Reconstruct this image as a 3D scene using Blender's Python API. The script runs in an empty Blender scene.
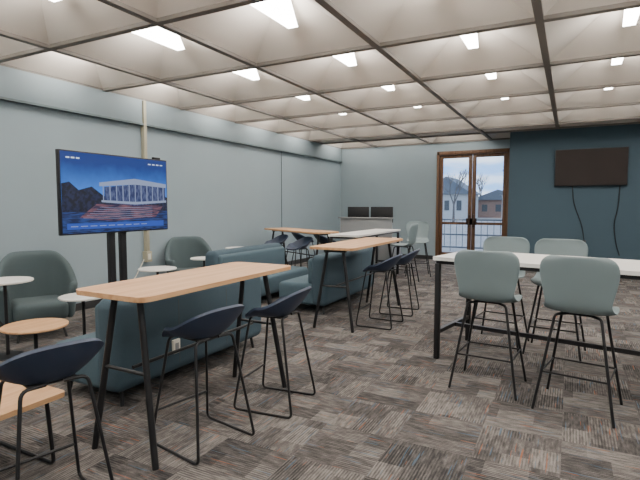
import bpy, bmesh, math, random
from mathutils import Vector, Matrix
random.seed(4)
S=bpy.context.scene
COL=S.collection

# ---------------------------------------------------------------- materials
def nt(name):
    m=bpy.data.materials.new(name); m.use_nodes=True
    n=m.node_tree.nodes; l=m.node_tree.links
    b=n['Principled BSDF']
    return m,n,l,b
def mat(name,col,rough=.6,metal=0,noise=0,scale=40,bump=0,spec=None):
    m,n,l,b=nt(name)
    b.inputs['Base Color'].default_value=(*col,1)
    b.inputs['Roughness'].default_value=rough
    b.inputs['Metallic'].default_value=metal
    if spec is not None: b.inputs['Specular IOR Level'].default_value=spec
    if noise or bump:
        tc=n.new('ShaderNodeTexCoord'); tx=n.new('ShaderNodeTexNoise')
        tx.inputs['Scale'].default_value=scale; tx.inputs['Detail'].default_value=4
        l.new(tc.outputs['Object'],tx.inputs['Vector'])
        if noise:
            r=n.new('ShaderNodeMapRange')
            r.inputs['To Min'].default_value=1-noise; r.inputs['To Max'].default_value=1+noise
            l.new(tx.outputs['Fac'],r.inputs['Value'])
            mx=n.new('ShaderNodeVectorMath'); mx.operation='SCALE'
            mx.inputs[0].default_value=col
            l.new(r.outputs[0],mx.inputs['Scale']); l.new(mx.outputs[0],b.inputs['Base Color'])
        if bump:
            bp=n.new('ShaderNodeBump'); bp.inputs['Strength'].default_value=bump; bp.inputs['Distance'].default_value=.01
            l.new(tx.outputs['Fac'],bp.inputs['Height']); l.new(bp.outputs[0],b.inputs['Normal'])
    return m
def emi(name,col,st):
    m,n,l,b=nt(name)
    b.inputs['Base Color'].default_value=(0,0,0,1)
    b.inputs['Emission Color'].default_value=(*col,1); b.inputs['Emission Strength'].default_value=st
    return m
def woodmat(name,c1,c2,axis=1):
    m,n,l,b=nt(name)
    tc=n.new('ShaderNodeTexCoord'); mp=n.new('ShaderNodeMapping')
    sc=[30,30,30]; sc[axis]=1.5
    mp.inputs['Scale'].default_value=sc
    l.new(tc.outputs['Object'],mp.inputs[0])
    tx=n.new('ShaderNodeTexNoise'); tx.inputs['Scale'].default_value=1; tx.inputs['Detail'].default_value=5
    l.new(mp.outputs[0],tx.inputs['Vector'])
    cr=n.new('ShaderNodeValToRGB'); cr.color_ramp.elements[0].position=.35; cr.color_ramp.elements[1].position=.7
    cr.color_ramp.elements[0].color=(*c1,1); cr.color_ramp.elements[1].color=(*c2,1)
    l.new(tx.outputs['Fac'],cr.inputs[0]); l.new(cr.outputs[0],b.inputs['Base Color'])
    b.inputs['Roughness'].default_value=.45
    return m

M_wall=mat('paint_blue_grey',(.268,.335,.37),.7,noise=.04,scale=2,bump=.05)
M_teal=mat('paint_dark_teal',(.047,.086,.116),.7,noise=.05,scale=2,bump=.05)
M_band=mat('paint_band',(.255,.315,.345),.7)
M_ceil=mat('ceiling_panel',(.67,.61,.545),.85,noise=.05,scale=1.5,bump=.05)
M_beam=mat('ceiling_beam',(.19,.168,.148),.7)
M_base=mat('baseboard_black',(.03,.03,.032),.6)
M_ledge=mat('ledge_paint',(.12,.155,.165),.6)
M_black=mat('black_metal',(.018,.018,.02),.4,metal=.3)
M_navy=mat('navy_plastic',(.020,.034,.070),.5,noise=.1,scale=8)
M_sage=mat('sage_plastic',(.185,.24,.255),.5,noise=.06,scale=6)
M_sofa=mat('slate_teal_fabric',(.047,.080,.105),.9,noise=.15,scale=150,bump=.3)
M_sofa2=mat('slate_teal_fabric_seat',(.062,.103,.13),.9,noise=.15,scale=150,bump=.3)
M_grey=mat('grey_green_fabric',(.075,.104,.112),.9,noise=.15,scale=150,bump=.3)
M_white=mat('white_laminate',(.72,.71,.69),.4,noise=.02,scale=10)
M_wood=woodmat('oak_laminate',(.50,.27,.125),(.64,.39,.21))
M_bronze=woodmat('stained_door_frame',(.11,.055,.028),(.17,.09,.048),2)
M_handle=mat('dark_hardware',(.05,.03,.02),.4,metal=.5)
M_tan=mat('tan_paint',(.38,.355,.26),.5)
M_cream=mat('cream_plastic',(.7,.68,.6),.5)
M_lgrey=mat('light_grey_panel',(.24,.25,.26),.6)
M_dgrey=mat('dark_grey_panel',(.07,.075,.08),.6)
M_screenoff=mat('screen_off',(.03,.022,.02),.25,noise=.2,scale=2)
M_light=emi('fixture_glow',(1,.96,.90),23)
m,n,l,b=nt('door_glass')
for x in list(n): 
    if x.type!='OUTPUT_MATERIAL': n.remove(x)
g=n.new('ShaderNodeBsdfTransparent'); g.inputs[0].default_value=(.93,.95,.96,1)
gl=n.new('ShaderNodeBsdfGlossy'); gl.inputs['Roughness'].default_value=.03
mx=n.new('ShaderNodeMixShader'); mx.inputs[0].default_value=.06
out=[x for x in n if x.type=='OUTPUT_MATERIAL'][0]
l.new(g.outputs[0],mx.inputs[1]); l.new(gl.outputs[0],mx.inputs[2]); l.new(mx.outputs[0],out.inputs[0])
M_glass=m

def carpet():
    m,n,l,b=nt('carpet_tiles')
    tc=n.new('ShaderNodeTexCoord'); sp=n.new('ShaderNodeSeparateXYZ'); l.new(tc.outputs['Object'],sp.inputs[0])
    X,Y=sp.outputs[0],sp.outputs[1]
    def M(op,a,bb=None,c=None):
        q=n.new('ShaderNodeMath'); q.operation=op
        for i,v in enumerate((a,bb,c)):
            if v is None: continue
            if isinstance(v,(int,float)): q.inputs[i].default_value=v
            else: l.new(v,q.inputs[i])
        return q.outputs[0]
    def comb(a,bb,c=0):
        q=n.new('ShaderNodeCombineXYZ')
        for i,v in enumerate((a,bb,c)):
            if isinstance(v,(int,float)): q.inputs[i].default_value=v
            else: l.new(v,q.inputs[i])
        return q.outputs[0]
    def wn(v):
        q=n.new('ShaderNodeTexWhiteNoise'); q.noise_dimensions='3D'; l.new(v,q.inputs['Vector']); return q.outputs['Value']
    def ns(v,sc=1,det=3):
        q=n.new('ShaderNodeTexNoise'); q.inputs['Scale'].default_value=sc; q.inputs['Detail'].default_value=det; l.new(v,q.inputs['Vector']); return q.outputs['Fac']
    T=2.0
    cx=M('FLOOR',M('MULTIPLY',X,T)); cy=M('FLOOR',M('MULTIPLY',Y,T))
    par=M('FLOORED_MODULO',M('ADD',cx,cy),2)
    def blocks(a,bb,k):
        ba=M('FLOOR',M('MULTIPLY',a,T*3))
        sh=wn(comb(ba,k,3.3))
        b2=M('FLOOR',M('ADD',M('MULTIPLY',bb,T*2.0),M('MULTIPLY',sh,3)))
        blk=wn(comb(ba,b2,k))
        ln=M('SINE',M('MULTIPLY',a,2*math.pi*54))
        st=ns(comb(M('MULTIPLY',a,54),M('MULTIPLY',bb,12),k),1,2)
        amp=M('MULTIPLY',wn(comb(ba,b2,k+2)),.20)
        r=M('ADD',M('MULTIPLY',blk,.38),M('MULTIPLY',M('SUBTRACT',st,.5),.95))
        return M('ADD',r,M('MULTIPLY',ln,amp))
    A=blocks(X,Y,1.5); B=blocks(Y,X,7.5)
    mixv=M('ADD',M('MULTIPLY',A,par),M('MULTIPLY',B,M('SUBTRACT',1,par)))
    tile=wn(comb(cx,cy,2))
    fine=ns(comb(M('MULTIPLY',X,1),M('MULTIPLY',Y,1),0),160,2)
    val=M('ADD',M('ADD',mixv,.18),M('MULTIPLY',tile,.16))
    val=M('ADD',val,M('MULTIPLY',M('SUBTRACT',fine,.5),.6))
    cr=n.new('ShaderNodeValToRGB'); e=cr.color_ramp.elements
    e[0].position=.05; e[0].color=(.030,.029,.030,1)
    e[1].position=.95; e[1].color=(.27,.248,.232,1)
    k=e.new(.45); k.color=(.102,.093,.089,1)
    l.new(val,cr.inputs[0])
    def threads(z,thr,col,prev):
        thA=M('GREATER_THAN',ns(comb(M('MULTIPLY',X,70),M('MULTIPLY',Y,3),z),1,1),thr)
        thB=M('GREATER_THAN',ns(comb(M('MULTIPLY',Y,70),M('MULTIPLY',X,3),z+3),1,1),thr)
        th=M('ADD',M('MULTIPLY',thA,par),M('MULTIPLY',thB,M('SUBTRACT',1,par)))
        mx=n.new('ShaderNodeMix'); mx.data_type='RGBA'
        l.new(M('MULTIPLY',th,.6),mx.inputs['Factor']); l.new(prev,mx.inputs['A']); mx.inputs['B'].default_value=(*col,1)
        return mx.outputs['Result']
    c=threads(9,.70,(.36,.12,.05),cr.outputs[0])
    c=threads(31,.68,(.07,.14,.21),c)
    l.new(c,b.inputs['Base Color'])
    b.inputs['Roughness'].default_value=.95; b.inputs['Specular IOR Level'].default_value=.15
    return m
M_carpet=carpet()

# ---------------------------------------------------------------- mesh helpers
def bake(me,mods):
    o=bpy.data.objects.new('tmp',me); COL.objects.link(o)
    for t,kw in mods:
        md=o.modifiers.new('m',t)
        for k,v in kw.items(): setattr(md,k,v)
    dg=bpy.context.evaluated_depsgraph_get(); dg.update()
    r=bpy.data.meshes.new_from_object(o.evaluated_get(dg))
    bpy.data.objects.remove(o)
    return r
def smooth(me,ang=40):
    for p in me.polygons: p.use_smooth=True
    try: me.set_sharp_from_angle(angle=math.radians(ang))
    except Exception: pass
    return me
def box(c,s,m,bev=0,seg=2,rot=None):
    bm=bmesh.new(); bmesh.ops.create_cube(bm,size=1)
    bmesh.ops.scale(bm,vec=s,verts=bm.verts)
    if bev: bmesh.ops.bevel(bm,geom=bm.edges[:],offset=bev,segments=seg,profile=.5,affect='EDGES')
    if rot: bmesh.ops.rotate(bm,matrix=Matrix.Rotation(rot[1],3,rot[0]),verts=bm.verts)
    bmesh.ops.translate(bm,vec=c,verts=bm.verts)
    me=bpy.data.meshes.new('box'); bm.to_mesh(me); bm.free(); me.materials.append(m)
    if bev: smooth(me,35)
    return me
def bb(x0,x1,y0,y1,z0,z1,m,bev=0,seg=2):
    return box(((x0+x1)/2,(y0+y1)/2,(z0+z1)/2),(abs(x1-x0),abs(y1-y0),abs(z1-z0)),m,bev,seg)
def fillet(pts,r,n=5,cyc=False):
    pts=[Vector(p) for p in pts]; out=[]; N=len(pts)
    for i,p in enumerate(pts):
        if not cyc and i in(0,N-1): out.append(p); continue
        a=pts[i-1]; c=pts[(i+1)%N]
        d1=(a-p); d2=(c-p); rr=min(r,d1.length*.45,d2.length*.45)
        s=p+d1.normalized()*rr; e=p+d2.normalized()*rr
        for k in range(n+1):
            t=k/n; out.append(s*(1-t)**2+p*2*t*(1-t)+e*t*t)
    return out
def tube(pts,r,m,fr=0,cyc=False,res=3):
    if fr: pts=fillet(pts,fr,cyc=cyc)
    cu=bpy.data.curves.new('c','CURVE'); cu.dimensions='3D'; cu.bevel_depth=r; cu.bevel_resolution=res; cu.use_fill_caps=True
    s=cu.splines.new('POLY'); s.points.add(len(pts)-1)
    for i,p in enumerate(pts): s.points[i].co=(*p,1)
    s.use_cyclic_u=cyc
    o=bpy.data.objects.new('t',cu); COL.objects.link(o)
    dg=bpy.context.evaluated_depsgraph_get(); dg.update()
    me=bpy.data.meshes.new_from_object(o.evaluated_get(dg)); bpy.data.objects.remove(o)
    me.materials.clear(); me.materials.append(m)
    return smooth(me,60)
def lathe(prof,m,n=40,c=(0,0)):
    vs=[];fs=[]
    for r,z in prof:
        for k in range(n):
            a=2*math.pi*k/n; vs.append((c[0]+r*math.cos(a),c[1]+r*math.sin(a),z))
    for i in range(len(prof)-1):
        for k in range(n):
            fs.append((i*n+k,i*n+(k+1)%n,(i+1)*n+(k+1)%n,(i+1)*n+k))
    fs.append(tuple(range(n))[::-1]); fs.append(tuple((len(prof)-1)*n+k for k in range(n)))
    me=bpy.data.meshes.new('l'); me.from_pydata(vs,[],fs); me.materials.append(m)
    return smooth(me,35)
def grid(fn,nu,nv,m,thick=.012,sub=1,off=0):
    vs=[];fs=[]
    for j in range(nv+1):
        for i in range(nu+1): vs.append(fn(i/nu,j/nv))
    for j in range(nv):
        for i in range(nu):
            a=j*(nu+1)+i; fs.append((a,a+1,a+nu+2,a+nu+1))
    me=bpy.data.meshes.new('g'); me.from_pydata(vs,[],fs); me.materials.append(m)
    me=bake(me,[('SOLIDIFY',dict(thickness=thick,offset=off)),('SUBSURF',dict(levels=sub,render_levels=sub))])
    return smooth(me,80)
def place(kind,name,loc=(0,0,0),rz=0):
    e=bpy.data.objects.new(name,None); e.empty_display_size=.2; COL.objects.link(e)
    e.location=loc; e.rotation_euler=(0,0,rz)
    for pn,me in kind:
        o=bpy.data.objects.new(pn,me); COL.objects.link(o); o.parent=e
    return e
def single(name,me):
    me.name=name
    o=bpy.data.objects.new(name,me); COL.objects.link(o); return o
def rrect_top(x0,x1,y0,y1,z0,z1,r,m,bev=.004):
    pts=fillet([(x0,y0,0),(x1,y0,0),(x1,y1,0),(x0,y1,0)],r,8,True)
    bm=bmesh.new(); vs=[bm.verts.new((p.x,p.y,z0)) for p in pts]; f=bm.faces.new(vs)
    ex=bmesh.ops.extrude_face_region(bm,geom=[f])
    bmesh.ops.translate(bm,vec=(0,0,z1-z0),verts=[v for v in ex['geom'] if isinstance(v,bmesh.types.BMVert)])
    bmesh.ops.recalc_face_normals(bm,faces=bm.faces)
    me=bpy.data.meshes.new('top'); bm.to_mesh(me); bm.free(); me.materials.append(m)
    return smooth(me,35)

# ---------------------------------------------------------------- room shell
XL=-6.46; XR=4.6; YB=-3.05; YF=13.8; YT=12.45; XT=-1.34; ZC=3.32
DX0,DX1,DH=-3.42,-1.46,3.08
single('floor',bb(XL-.2,XR+.2,YB-.2,YF+.2,-.1,0,M_carpet))
single('wall_left',bb(XL-.15,XL,YB,YF,0,4.0,M_wall))
single('wall_right',bb(XR,XR+.15,YB,YF,0,4.0,M_wall))
single('wall_back',bb(XL,XR,YB-.15,YB,0,4.0,M_wall))
single('wall_far',bb(XL,DX0,YF,YF+.15,0,4.0,M_wall))
single('wall_far_header',bb(DX0,DX1,YF,YF+.15,DH,4.0,M_wall))
single('wall_far_side',bb(DX1,XT,YF,YF+.15,0,4.0,M_wall))
single('wall_accent',bb(XT,XR,YT,YT+.15,0,4.0,M_teal))
single('wall_accent_return',bb(XT,XT+.15,YT+.15,YF+.15,0,4.0,M_teal))
single('trim_1',bb(XL,XL+.05,YB,YF,2.93,ZC,M_band,.006))
single('trim_2',bb(XL,XL+.075,YB,YF,2.90,2.93,M_ledge))
single('baseboard_left',bb(XL,XL+.015,YB,YF,0,.11,M_base))
single('baseboard_far',bb(XL+.015,DX0-.06,YF-.015,YF,0,.11,M_base))
single('baseboard_accent',bb(XT,XR,YT-.015,YT,0,.11,M_base))
single('baseboard_right',bb(XR-.015,XR,YB,YT-.015,0,.11,M_base))

# coffered ceiling: folded pyramids with a lamp hanging in each
xs=[XL,-5.24,-3.60,-1.96,-.32,1.32,2.96,XR]
ys=[YB,-1.41,.23,1.87,3.51,5.15,6.79,8.43,10.07,11.71,YT,YF]
vs=[];fs=[]; lv=[];lf=[];cv=[];cf=[]
def quad(L,F,a):
    i=len(L); L.extend(a); F.append(tuple(range(i,i+len(a))))
bw=.038; dep=.46
for i in range(len(xs)-1):
    for j in range(len(ys)-1):
        x0,x1,y0,y1=xs[i]+bw,xs[i+1]-bw,ys[j]+bw,ys[j+1]-bw
        if ys[j]>=YT and xs[i]>XT: continue
        z=ZC+.03
        if y1-y0<.9:
            quad(vs,fs,[(x0,y0,z),(x0,y1,z),(x1,y1,z),(x1,y0,z)]); continue
        cx,cy=(x0+x1)/2,(y0+y1)/2; hx=.09; hy=.20*(y1-y0)/1.57
        za=z+dep
        B=[(x0,y0,z),(x1,y0,z),(x1,y1,z),(x0,y1,z)]
        A=[(cx-hx,cy-hy,za),(cx+hx,cy-hy,za),(cx+hx,cy+hy,za),(cx-hx,cy+hy,za)]
        for k in range(4):
            k2=(k+1)%4
            quad(vs,fs,[B[k],A[k],A[k2],B[k2]])
        quad(vs,fs,A[::-1])
        # lamp: glowing long sides + underside, dimmer ends
        zl=za-.29; zt2=za-.015; wt=.055; wb=.06
        ht=hy; hl=hy+.17
        T=[(cx-wt,cy-ht,zt2),(cx+wt,cy-ht,zt2),(cx+wt,cy+ht,zt2),(cx-wt,cy+ht,zt2)]
        D=[(cx-wb,cy-hl,zl),(cx+wb,cy-hl,zl),(cx+wb,cy+hl,zl),(cx-wb,cy+hl,zl)]
        quad(lv,lf,[T[1],T[2],D[2],D[1]]); quad(lv,lf,[T[3],T[0],D[0],D[3]])
        quad(lv,lf,D[::-1])
        quad(cv,cf,[T[0],T[1],D[1],D[0]]); quad(cv,cf,[T[2],T[3],D[3],D[2]])
me=bpy.data.meshes.new('ceiling'); me.from_pydata(vs,[],fs); me.materials.append(M_ceil)
single('ceiling',me)
def rawmesh(v,f,m):
    me=bpy.data.meshes.new('r'); me.from_pydata(v,[],f); me.materials.append(m); return me
M_cap=emi('lamp_end_glow',(1,.95,.88),4.0)
place([('lenses',rawmesh(lv,lf,M_light)),('end_caps',rawmesh(cv,cf,M_cap))],'ceiling_light_panels')
parts=[]
for k,x in enumerate(xs): parts.append(('beam_y_%d'%k,bb(x-bw,x+bw,YB,YF,ZC-.01,ZC+.06,M_beam)))
for k,y in enumerate(ys): parts.append(('beam_x_%d'%k,bb(XL,XR,y-bw,y+bw,ZC-.009,ZC+.059,M_beam)))
place(parts,'ceiling_grid')

# ---------------------------------------------------------------- door
P=[]; yd=YF+.02
fw=.07
P+= [('frame_left',bb(DX0,DX0+fw,YF-.03,YF+.12,0,DH,M_bronze,.004)),('frame_right',bb(DX1-fw,DX1,YF-.03,YF+.12,0,DH,M_bronze,.004)),
     ('frame_top',bb(DX0,DX1,YF-.03,YF+.12,DH-.1,DH,M_bronze,.004)),('threshold',bb(DX0,DX1,YF-.03,YF+.12,0,.02,M_bronze))]
mid=(DX0+DX1)/2
for t,(a,c) in enumerate(((DX0+fw+.005,mid-.005),(mid+.005,DX1-fw-.005))):
    s=.10
    P+=[('leaf%d_stile_l'%t,bb(a,a+s,yd,yd+.05,.025,DH-.105,M_bronze,.004)),('leaf%d_stile_r'%t,bb(c-s,c,yd,yd+.05,.025,DH-.105,M_bronze,.004)),
        ('leaf%d_top'%t,bb(a+s,c-s,yd,yd+.05,DH-.20,DH-.105,M_bronze)),('leaf%d_bottom'%t,bb(a+s,c-s,yd,yd+.05,.025,.22,M_bronze)),
        ('leaf%d_rail'%t,bb(a+s,c-s,yd-.005,yd+.045,1.02,1.09,M_bronze)),
        ('leaf%d_glass'%t,bb(a+s,c-s,yd+.02,yd+.028,.22,DH-.20,M_glass))]
    xh=c-s/2 if t==0 else a+s/2
    P.append(('leaf%d_pull'%t,tube([(xh,yd,.95),(xh,yd-.06,.95),(xh,yd-.06,1.3),(xh,yd,1.3)],.013,M_handle,.02)))
    P.append(('leaf%d_plate'%t,bb(xh-.09,xh+.09,yd-.015,yd,1.02,1.2,M_handle,.004)))
place(P,'door_1')

# ---------------------------------------------------------------- bar tables
def bartable(L,W,top,H=1.05,th=.03):
    P=[('tabletop',rrect_top(-W/2,W/2,-L/2,L/2,H-th,H,.09,top))]
    zt=H-th
    for s in(-1,1):
        y=s*(L/2-.16)
        P.append(('crossbar_%d'%(s+1),box((0,y,zt-.02),(.30,.06,.04),M_black,.005)))
        for q in(-1,1):
            P.append(('leg_%d_%d'%(s+1,q+1),tube([(q*.11,y,zt-.02),(q*(W/2-.04),y+s*.06,.0)],.021,M_black)))
        P.append(('brace_%d'%(s+1),tube([(-.20,y+s*.03,.55),(.20,y+s*.03,.55)],.012,M_black)))
    P.append(('under_rail',box((0,0,zt-.02),(.05,L-.34,.04),M_black,.004)))
    P.append(('foot_rail',tube([(0,-L/2+.19,.55),(0,L/2-.19,.55)],.012,M_black)))
    return P
T1=bartable(1.66,.62,M_wood)
T2=bartable(2.0,.62,M_wood)
place(T1,'bar_table',(-2.41,2.72,0))
place(T2,'bar_table',(-2.60,6.25,0))
T3=bartable(2.1,.6,M_wood)
place(T3,'bar_table',(-5.05,8.75,0),math.radians(62))
def framed(L,W,H=1.05):
    P=[('tabletop',rrect_top(0,L,0,W,H-.035,H,.02,M_white))]
    P.append(('top_frame',bb(.03,L-.03,.03,W-.03,H-.07,H-.036,M_black)))
    for x in(.045,L-.045):
        for y in(.045,W-.045):
            P.append(('leg',box((x,y,(H-.07)/2),(.05,.05,H-.07),M_black,.004)))
        P.append(('end_rail',bb(x-.02,x+.02,.07,W-.07,.26,.30,M_black)))
    P.append(('foot_rail',bb(.06,L-.06,W/2-.02,W/2+.02,.26,.30,M_black)))
    return P
RT=framed(2.6,.93)
place(RT,'counter_height_table',(-1.22,4.80,0),math.radians(-11))
WT=framed(2.5,.6,1.02)
place(WT,'counter_height_table',(-3.4,8.0,0),math.radians(90))

# ---------------------------------------------------------------- navy low back stool (back at +y)
def stool():
    vs=[];fs=[];NR=10;NA=56
    def pt(r,a):
        c,s=math.cos(a),math.sin(a)
        ex=2/2.6
        x=.235*r*math.copysign(abs(c)**ex,c); y=.215*r*math.copysign(abs(s)**ex,s)
        bk=max(0,s); side=abs(c)
        rise=(.20*bk**1.2+.07*side**2*(1 if s>-.2 else max(0,1+(s+.2)*1.6)))*max(0,(r-.42)/.58)**1.6
        fr=-.02*max(0,-s)*r**3
        y+=.05*bk*max(0,(r-.6)/.4)
        return (x,y,.735+rise+fr+.008*r*r)
    vs.append((0,0,.735))
    for i in range(1,NR+1):
        for k in range(NA): vs.append(pt(i/NR,2*math.pi*k/NA))
    for k in range(NA): fs.append((0,1+k,1+(k+1)%NA))
    for i in range(NR-1):
        for k in range(NA):
            a=1+i*NA; fs.append((a+k,a+NA+k,a+NA+(k+1)%NA,a+(k+1)%NA))
    me=bpy.data.meshes.new('s'); me.from_pydata(vs,[],fs); me.materials.append(M_navy)
    me=smooth(bake(me,[('SOLIDIFY',dict(thickness=.022,offset=-1))]),70)
    P=[('seat',me)]
    for q in(-1,1):
        P.append(('side_frame_%d'%(q+1),tube([(q*.04,-.12,.715),(q*.15,-.14,.715),(q*.235,-.245,.009),(q*.235,.245,.009),(q*.15,.13,.718),(q*.04,.12,.718)],.0095,M_black,.04)))
    P.append(('footrest',tube([(-.213,-.215,.22),(.213,-.215,.22)],.009,M_black)))
    P.append(('mount',box((0,0,.715),(.22,.2,.015),M_black,.004)))
    return P
ST=stool()
rR=math.radians(-90)
for (x,y,a) in [(-2.29,1.44,-14),(-2.13,2.40,-10),(-2.03,3.14,6),(-2.18,5.90,0),(-2.18,6.72,5)]:
    place(ST,'bar_stool',(x,y,0),rR+math.radians(a))
for (x,y,a) in [(-5.5,8.5,-28),(-4.7,9.35,150),(-5.5,9.75,150),(-4.7,8.1,-28)]:
    place(ST,'bar_stool',(x,y,0),math.radians(a))

# ---------------------------------------------------------------- sage shell stool (back at -y, faces +y)
def shell():
    prof=[(.25,.735),(.22,.765),(.11,.765),(0,.755),(-.10,.757),(-.17,.775),(-.205,.82),(-.225,.90),(-.242,1.0),(-.26,1.10),(-.27,1.165),(-.272,1.20)]
    wid=[.18,.225,.245,.25,.245,.232,.222,.235,.258,.27,.252,.19]
    def fn(u,v):
        t=v*(len(prof)-1); i=min(int(t),len(prof)-2); f=t-i
        y=prof[i][0]*(1-f)+prof[i+1][0]*f; z=prof[i][1]*(1-f)+prof[i+1][1]*f
        w=wid[i]*(1-f)+wid[i+1]*f
        s=2*u-1; x=w*s
        if v>.5: y+=.06*s*s*min(1,(v-.45)*4)
        else: z+=.02*s*s*s*s
        if v>.4 and v<.62: z+=.02*s*s
        return (x,y,z)
    P=[('seat_shell',grid(fn,10,11,M_sage,.016,2))]
    for q in(-1,1):
        for r in(-1,1):
            P.append(('leg_%d_%d'%(q+1,r+1),tube([(q*.06,r*.05,.742),(q*.155,r*.14,.738),(q*.27,r*.25,0)],.011,M_black,.03)))
    k=.60
    a=.155+(.27-.155)*k; c=.14+(.25-.14)*k; z=.738*(1-k)
    P.append(('foot_ring',tube([(-a,-c,z),(a,-c,z),(a,c,z),(-a,c,z)],.008,M_black,0,True)))
    P.append(('mount',box((0,0,.74),(.2,.16,.014),M_black,.003)))
    return P
SH=shell()
for (x,y,a) in [(-.59,4.33,-4),(.10,4.16,-10),(-.68,5.74,172),(-.10,5.62,174),(-3.0,10.5,200),(-2.95,9.3,90)]:
    place(SH,'counter_chair',(x,y,0),math.radians(a))

# ---------------------------------------------------------------- sofas (faces -x local, back at +x)
def sofa(L,D=.80,H=.86):
    P=[]
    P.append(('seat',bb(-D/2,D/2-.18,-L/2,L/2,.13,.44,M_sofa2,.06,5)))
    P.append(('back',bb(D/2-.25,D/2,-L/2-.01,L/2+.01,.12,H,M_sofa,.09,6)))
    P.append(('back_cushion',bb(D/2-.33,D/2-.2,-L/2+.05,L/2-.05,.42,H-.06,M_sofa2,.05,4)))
    for k in range(1,3): 
        y=-L/2+L*k/3
        P.append(('seam_%d'%k,bb(D/2-.002,D/2+.001,y-.003,y+.003,.2,H-.1,M_dgrey)))
    for q in(-1,1):
        for r in(-1,1):
            P.append(('leg',tube([(r*(D/2-.1),q*(L/2-.12),.15),(r*(D/2-.08),q*(L/2-.1),0)],.016,M_black)))
    return P
S1=sofa(1.95)
place(S1,'sofa',(-3.38,3.40,0))
place(S1,'sofa',(-3.42,6.95,0))
place(S1,'sofa',(-4.62,6.70,0),math.pi)

# armchair (faces +x local)
def armchair():
    def fn(u,v):
        a=math.radians(-125+250*u)+math.pi
        d=abs(2*u-1)
        top=1.0-.36*max(0,min(1,(d-.30)/.45))**1.3
        z=.2+(top-.2)*v
        R=.34+.05*v
        return (R*math.cos(a)*1.05,R*math.sin(a)*1.02,z)
    P=[('shell',grid(fn,24,6,M_grey,.085,1,0))]
    P.append(('seat',box((.03,0,.33),(.62,.56,.22),M_grey,.07,5)))
    for q in(-1,1):
        for r in(-1,1):
            P.append(('leg',tube([(q*.2,r*.2,.23),(q*.27,r*.25,0)],.014,M_black)))
    return P
AC=armchair()
place(AC,'armchair',(-5.65,3.50,0),math.radians(-25))
place(AC,'armchair',(-5.95,6.45,0),math.radians(-35))

# round side tables
def roundtable(R,H,top):
    return [('tabletop',lathe([(R-.006,H-.022),(R,H-.016),(R,H-.004),(R-.005,H)],top)),
            ('post',lathe([(.018,.012),(.018,H-.022)],M_black,16)),
            ('base',lathe([(R*.62,0),(R*.62,.008),(.03,.016)],M_black)),
            ('collar',lathe([(.06,H-.035),(.07,H-.022)],M_black,20))]
for (x,y,R,H,mt,nm) in [(-5.50,5.25,.28,.62,M_white,'round_side_table'),(-5.35,6.12,.22,.70,M_white,'round_side_table'),
    (-5.9,7.75,.24,.72,M_white,'round_side_table'),(-4.85,3.52,.25,.55,M_white,'round_side_table'),
    (-4.42,2.70,.28,.45,M_wood,'round_side_table'),(-5.15,2.85,.26,.80,M_white,'round_side_table'),(-5.98,7.15,.2,.66,M_wood,'round_side_table')]:
    place(roundtable(R,H,mt),nm,(x,y,0))

# low wood coffee table
P=[('tabletop',rrect_top(-.42,.42,-.42,.42,.42,.45,.04,M_wood))]
for q in(-1,1):
    P.append(('sled_%d'%(q+1),tube([(-.34,q*.34,.42),(-.36,q*.36,.01),(.36,q*.36,.01),(.34,q*.34,.42)],.012,M_black,.04)))
place(P,'coffee_table',(-3.08,1.38,0))

# ---------------------------------------------------------------- display on stand (screen faces +x)
TX=-4.38; TY=3.67; P=[]
P.append(('housing',bb(-.05,0,-.70,.70,1.27,2.11,M_black,.008)))
P.append(('bezel_back',bb(-.09,-.05,-.4,.4,1.4,1.95,M_black,.01)))
m,n,l,b=nt('screen_sky')
tc=n.new('ShaderNodeTexCoord'); sp=n.new('ShaderNodeSeparateXYZ'); l.new(tc.outputs['Object'],sp.inputs[0])
cr=n.new('ShaderNodeValToRGB'); mr=n.new('ShaderNodeMapRange'); mr.inputs['From Min'].default_value=1.3; mr.inputs['From Max'].default_value=2.1
nz=n.new('ShaderNodeTexNoise'); nz.inputs['Scale'].default_value=5; l.new(tc.outputs['Object'],nz.inputs['Vector'])
ad=n.new('ShaderNodeMath'); ad.operation='MULTIPLY_ADD'; ad.inputs[1].default_value=.25; l.new(nz.outputs['Fac'],ad.inputs[0]); 
l.new(sp.outputs[2],mr.inputs['Value']); l.new(mr.outputs[0],ad.inputs[2]); l.new(ad.outputs[0],cr.inputs[0])
e=cr.color_ramp.elements; e[0].position=.1; e[0].color=(.006,.01,.05,1); e[1].position=1.0; e[1].color=(.005,.03,.18,1)
k=e.new(.62); k.color=(.03,.17,.62,1); k=e.new(.35); k.color=(.006,.02,.10,1)
b.inputs['Base Color'].default_value=(.01,.01,.01,1); b.inputs['Roughness'].default_value=.3
l.new(cr.outputs[0],b.inputs['Emission Color']); b.inputs['Emission Strength'].default_value=1.4
P.append(('screen',bb(0,.002,-.685,.685,1.285,2.095,m)))
def emn(name,c1,c2,sc,st=1):
    m,n,l,b=nt(name)
    tc=n.new('ShaderNodeTexCoord'); mp=n.new('ShaderNodeMapping'); mp.inputs['Scale'].default_value=sc
    nz=n.new('ShaderNodeTexNoise'); nz.inputs['Scale'].default_value=1; nz.inputs['Detail'].default_value=4
    cr=n.new('ShaderNodeValToRGB'); cr.color_ramp.elements[0].position=.42; cr.color_ramp.elements[1].position=.6
    cr.color_ramp.elements[0].color=(*c1,1); cr.color_ramp.elements[1].color=(*c2,1)
    l.new(tc.outputs['Object'],mp.inputs[0]); l.new(mp.outputs[0],nz.inputs['Vector']); l.new(nz.outputs['Fac'],cr.inputs[0])
    b.inputs['Base Color'].default_value=(0,0,0,1); l.new(cr.outputs[0],b.inputs['Emission Color']); b.inputs['Emission Strength'].default_value=st
    return m
E_w=emi('screen_white',(.75,.85,1),1.1); E_b=emi('screen_building',(.34,.42,.64),.85); E_w2=emi('screen_column',(.34,.42,.66),.8)
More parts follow.
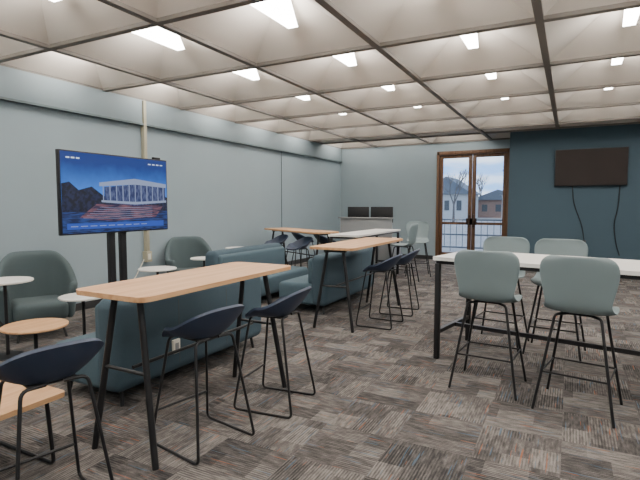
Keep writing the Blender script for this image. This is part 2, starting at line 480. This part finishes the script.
E_d=emn('screen_trees',(.003,.006,.02),(.012,.02,.07),(1,22,22)); E_bl=emi('screen_strip',(.02,.07,.40),1.2)
E_r=emn('screen_terrace',(.02,.02,.08),(.26,.11,.15),(1,6,60),.8); E_wa=emn('screen_water',(.006,.014,.07),(.02,.06,.24),(1,8,70)); E_in=emn('screen_interior',(.01,.025,.12),(.09,.12,.26),(1,40,14))
def poly(nm,pts,mm,lv):
    x=.002+.0006*lv
    me=bpy.data.meshes.new(nm); me.from_pydata([(x,a,z) for a,z in pts],[],[tuple(range(len(pts)))]); me.materials.append(mm); P.append((nm,me))
poly('img_water',[(-.685,1.285),(.685,1.285),(.685,1.56),(-.685,1.56)],E_wa,1)
poly('img_trees',[(-.685,1.50),(.685,1.50),(.685,1.66),(.55,1.70),(.3,1.62),(-.2,1.66),(-.35,1.76),(-.5,1.72),(-.6,1.80),(-.685,1.78)],E_d,2)
poly('img_hall',[(-.20,1.60),(.20,1.56),(.66,1.60),(.66,1.78),(.20,1.80),(-.20,1.76)],E_in,3)
poly('img_roof',[(-.26,1.765),(.20,1.80),(.67,1.775),(.67,1.82),(.20,1.865),(-.26,1.805)],E_b,4)
for k in range(11):
    y=-.22+k*.084; d=abs(y-.2)
    poly('img_column_%d'%k,[(y,1.59+.02*d),(y+.012,1.59+.02*d),(y+.012,1.82-.09*d),(y,1.82-.09*d)],E_w2,5)
poly('img_slab',[(-.24,1.60),(.20,1.575),(.67,1.60),(.67,1.625),(.20,1.605),(-.24,1.622)],E_b,6)
poly('img_terrace',[(-.50,1.44),(-.1,1.40),(.50,1.43),(.62,1.56),(.20,1.575),(-.30,1.58)],E_r,3)
for k in range(6):
    z=1.425+k*.022; poly('img_step_%d'%k,[(-.46+.04*k,z+.012),(-.05,z),(.45,z+.01),(.45,z+.013),(-.05,z+.004),(-.46+.04*k,z+.015)],E_w2,5)
poly('img_strip',[(-.64,1.325),(.62,1.325),(.62,1.385),(-.64,1.385)],E_bl,6)
for k in range(9): poly('img_caption_%d'%k,[(-.60+k*.11,1.350),(-.52+k*.11,1.350),(-.52+k*.11,1.358),(-.60+k*.11,1.358)],E_w2,7)
for k in range(3): poly('img_title_%d'%k,[(-.63+k*.055,2.03),(-.59+k*.055,2.03),(-.59+k*.055,2.045),(-.63+k*.055,2.045)],E_w,7)
for k in range(4): poly('img_clock_%d'%k,[(.40+k*.06,2.035),(.44+k*.06,2.035),(.44+k*.06,2.047),(.40+k*.06,2.047)],E_w,7)
P.append(('side_sensor',bb(-.04,.0,.50,.60,2.11,2.135,M_black,.005)))
for q in(-1,1): P.append(('post_%d'%(q+1),bb(-.10,-.045,q*.075-.035,q*.075+.035,.04,1.95,M_black,.004)))
P.append(('base',bb(-.28,.22,-.38,.38,.03,.06,M_black,.008)))
for q in(-1,1):
    for r in(-1,1): P.append(('caster',lathe([(.02,0),(.03,.01),(.03,.02),(.02,.03)],M_black,16,(r*.2-.03,q*.33))))
place(P,'display_on_stand',(TX,TY,0))

# wall TV on accent wall
P=[('housing',bb(-.35,1.08,YT-.07,YT-.02,2.00,2.83,M_black,.008)),('screen',bb(-.335,1.065,YT-.073,YT-.070,2.015,2.815,M_screenoff)),
   ('mount',bb(.1,.6,YT-.025,YT,2.2,2.6,M_black))]
place(P,'wall_television')
def cable(pts,nm): single(nm,tube(fillet(pts,.3,8),.009,M_black))
cable([(.02,YT-.01,2.02),(.06,YT-.01,1.6),(.25,YT-.01,1.1),(.30,YT-.01,.75)],'hanging_cable')
cable([(.95,YT-.01,2.02),(.93,YT-.01,1.5),(.86,YT-.01,1.15),(.92,YT-.01,.7),(1.0,YT-.01,.45)],'hanging_cable')
P=[('plate',bb(.26,.34,YT-.012,YT,.65,.77,M_dgrey,.003)),('socket',bb(.28,.32,YT-.016,YT-.011,.68,.74,M_black))]
place(P,'wall_outlet')

# surface raceway on left wall
P=[('channel',bb(XL,XL+.085,5.87,5.93,.75,ZC-.01,M_tan,.006)),
   ('outlet_box',bb(XL,XL+.10,5.84,5.96,.60,.78,M_tan,.005)),('outlet_face',bb(XL+.10,XL+.104,5.87,5.93,.64,.74,M_cream)),('clamp',bb(XL,XL+.09,5.855,5.945,1.5,1.53,M_tan)),
   ('cord',tube(fillet([(XL+.03,5.85,.65),(XL+.04,5.6,.3),(XL+.05,5.3,.1),(XL+.06,5.0,.02)],.2),.008,M_cream))]
place(P,'wall_conduit')
P=[('pipe',tube([(XL+.012,10.3,.12),(XL+.012,10.3,2.9)],.007,M_ledge))]
place(P,'wall_conduit')

# service desk with grey front panel and two monitors at the back
P=[('front_panel',bb(-5.1,-3.75,10.90,10.94,0,1.24,M_lgrey,.006)),('side_panel_l',bb(-5.1,-5.06,10.94,11.6,0,.76,M_lgrey,.006)),('side_panel_r',bb(-3.79,-3.75,10.94,11.6,0,.76,M_lgrey,.006)),
   ('desktop',bb(-5.06,-3.79,10.94,11.6,.72,.755,M_white,.004)),('ledge',bb(-5.14,-3.72,10.86,10.98,1.24,1.27,M_lgrey,.005))]
place(P,'service_desk')
for x in(-4.78,-4.15):
    P=[('panel',bb(-.29,.29,-.02,.02,.38,.77,M_black,.005)),('screen',bb(-.28,.28,.02,.022,.39,.76,M_screenoff)),('stem',bb(-.02,.02,-.035,-.02,.01,.5,M_black)),('foot',bb(-.11,.11,-.1,.08,0,.012,M_black,.003))]
    place(P,'computer_monitor',(x,11.3,.756))
P=[('body',bb(-2.978,-2.955,2.98,3.06,.30,.42,M_cream,.004)),('socket',bb(-2.957,-2.953,3.0,3.04,.33,.39,M_lgrey))]
place(P,'power_outlet')

# ---------------------------------------------------------------- exterior
M_grass=mat('pavement',(.36,.32,.29),.9,noise=.2,scale=.5)
M_brick=mat('brick_wall',(.34,.20,.15),.9,noise=.2,scale=3)
M_siding=mat('siding',(.5,.49,.47),.9)
M_roof=mat('slate_roof',(.13,.14,.16),.8)
M_bark=mat('bark',(.12,.10,.09),.9)
M_rail=mat('rail_grey',(.25,.25,.26),.5,metal=.3)
single('exterior_ground',bb(-60,40,YF+.2,120,-1.2,-.02,M_grass))
P=[]
for z in(.12,.55,1.05): P.append(('rail',bb(-6,1,16.48,16.52,z,z+.05,M_rail)))
for k in range(36): P.append(('baluster',bb(-6+k*.2,-5.98+k*.2,16.49,16.51,0 if k%6==0 else .12,1.05,M_rail)))
place(P,'exterior_railing')
def house(x,y,w,d,h,rh,mt,nm):
    P=[('body',bb(-w/2,w/2,-d/2,d/2,0,h,mt))]
    me=bpy.data.meshes.new('roof'); o=.4
    me.from_pydata([(-w/2-o,-d/2-o,h),(w/2+o,-d/2-o,h),(w/2+o,d/2+o,h),(-w/2-o,d/2+o,h),(0,-d/2-o,h+rh),(0,d/2+o,h+rh)],[],[(0,1,4),(2,3,5),(1,2,5,4),(3,0,4,5),(3,2,1,0)])
    me.materials.append(M_roof); P.append(('roof',me))
    for k in range(3): P.append(('window_%d'%k,bb(-w/2+w*(k+.7)/3.7,-w/2+w*(k+1.1)/3.7,-d/2-.05,-d/2,h*.35,h*.75,M_dgrey)))
    place(P,nm,(x,y,-.02))
house(-12.5,58,5,6,2.8,2.0,M_siding,'house')
house(-8.0,66,6,6,2.2,1.3,M_brick,'house')
house(-4.6,55,3.2,6,2.6,1.1,M_siding,'house')
def tree(x,y,h):
    rnd=random.Random(int(x*10))
    segs=[]
    def br(p,d,L,r,lv):
        q=p+d*L; segs.append((p,q,r))
        if lv==0: return
        for _ in range(3):
            nd=(d+Vector((rnd.uniform(-.7,.7),rnd.uniform(-.7,.7),rnd.uniform(-.1,.5)))).normalized()
            br(q,nd,L*rnd.uniform(.6,.8),r*.6,lv-1)
    br(Vector((0,0,0)),Vector((0,0,1)),h*.3,h*.022,4)
    bm=bmesh.new()
    for p,q,r in segs:
        d=q-p; M=Matrix.Translation((p+q)/2)@d.to_track_quat('Z','Y').to_matrix().to_4x4()
        bmesh.ops.create_cone(bm,segments=6,radius1=r,radius2=r*.6,depth=d.length,matrix=M,cap_ends=True)
    me=bpy.data.meshes.new('t'); bm.to_mesh(me); bm.free(); me.materials.append(M_bark)
    o=single('bare_tree',me); o.location=(x,y,-.05)
tree(-8.9,42,5.5); tree(-5.2,48,6.5); tree(-12,75,7)

# ---------------------------------------------------------------- world
w=bpy.data.worlds.new('World'); S.world=w; w.use_nodes=True
n=w.node_tree.nodes; l=w.node_tree.links
bg=n['Background']; tc=n.new('ShaderNodeTexCoord'); mp=n.new('ShaderNodeMapping'); mp.inputs['Scale'].default_value=(3,3,12)
nz=n.new('ShaderNodeTexNoise'); nz.inputs['Scale'].default_value=2.0; nz.inputs['Detail'].default_value=6
cr=n.new('ShaderNodeValToRGB'); cr.color_ramp.elements[0].position=.42; cr.color_ramp.elements[0].color=(.22,.42,.80,1)
cr.color_ramp.elements[1].position=.62; cr.color_ramp.elements[1].color=(.75,.82,.92,1)
l.new(tc.outputs['Generated'],mp.inputs[0]); l.new(mp.outputs[0],nz.inputs['Vector']); l.new(nz.outputs['Fac'],cr.inputs[0]); l.new(cr.outputs[0],bg.inputs[0])
bg.inputs[1].default_value=3.4

# ---------------------------------------------------------------- camera
cd=bpy.data.cameras.new('Camera'); cam=bpy.data.objects.new('Camera',cd); COL.objects.link(cam)
cd.sensor_width=36; cd.lens=27
cam.location=(0,0,1.57); cam.rotation_euler=(math.radians(90-4.17),0,math.radians(27.5))
S.camera=cam
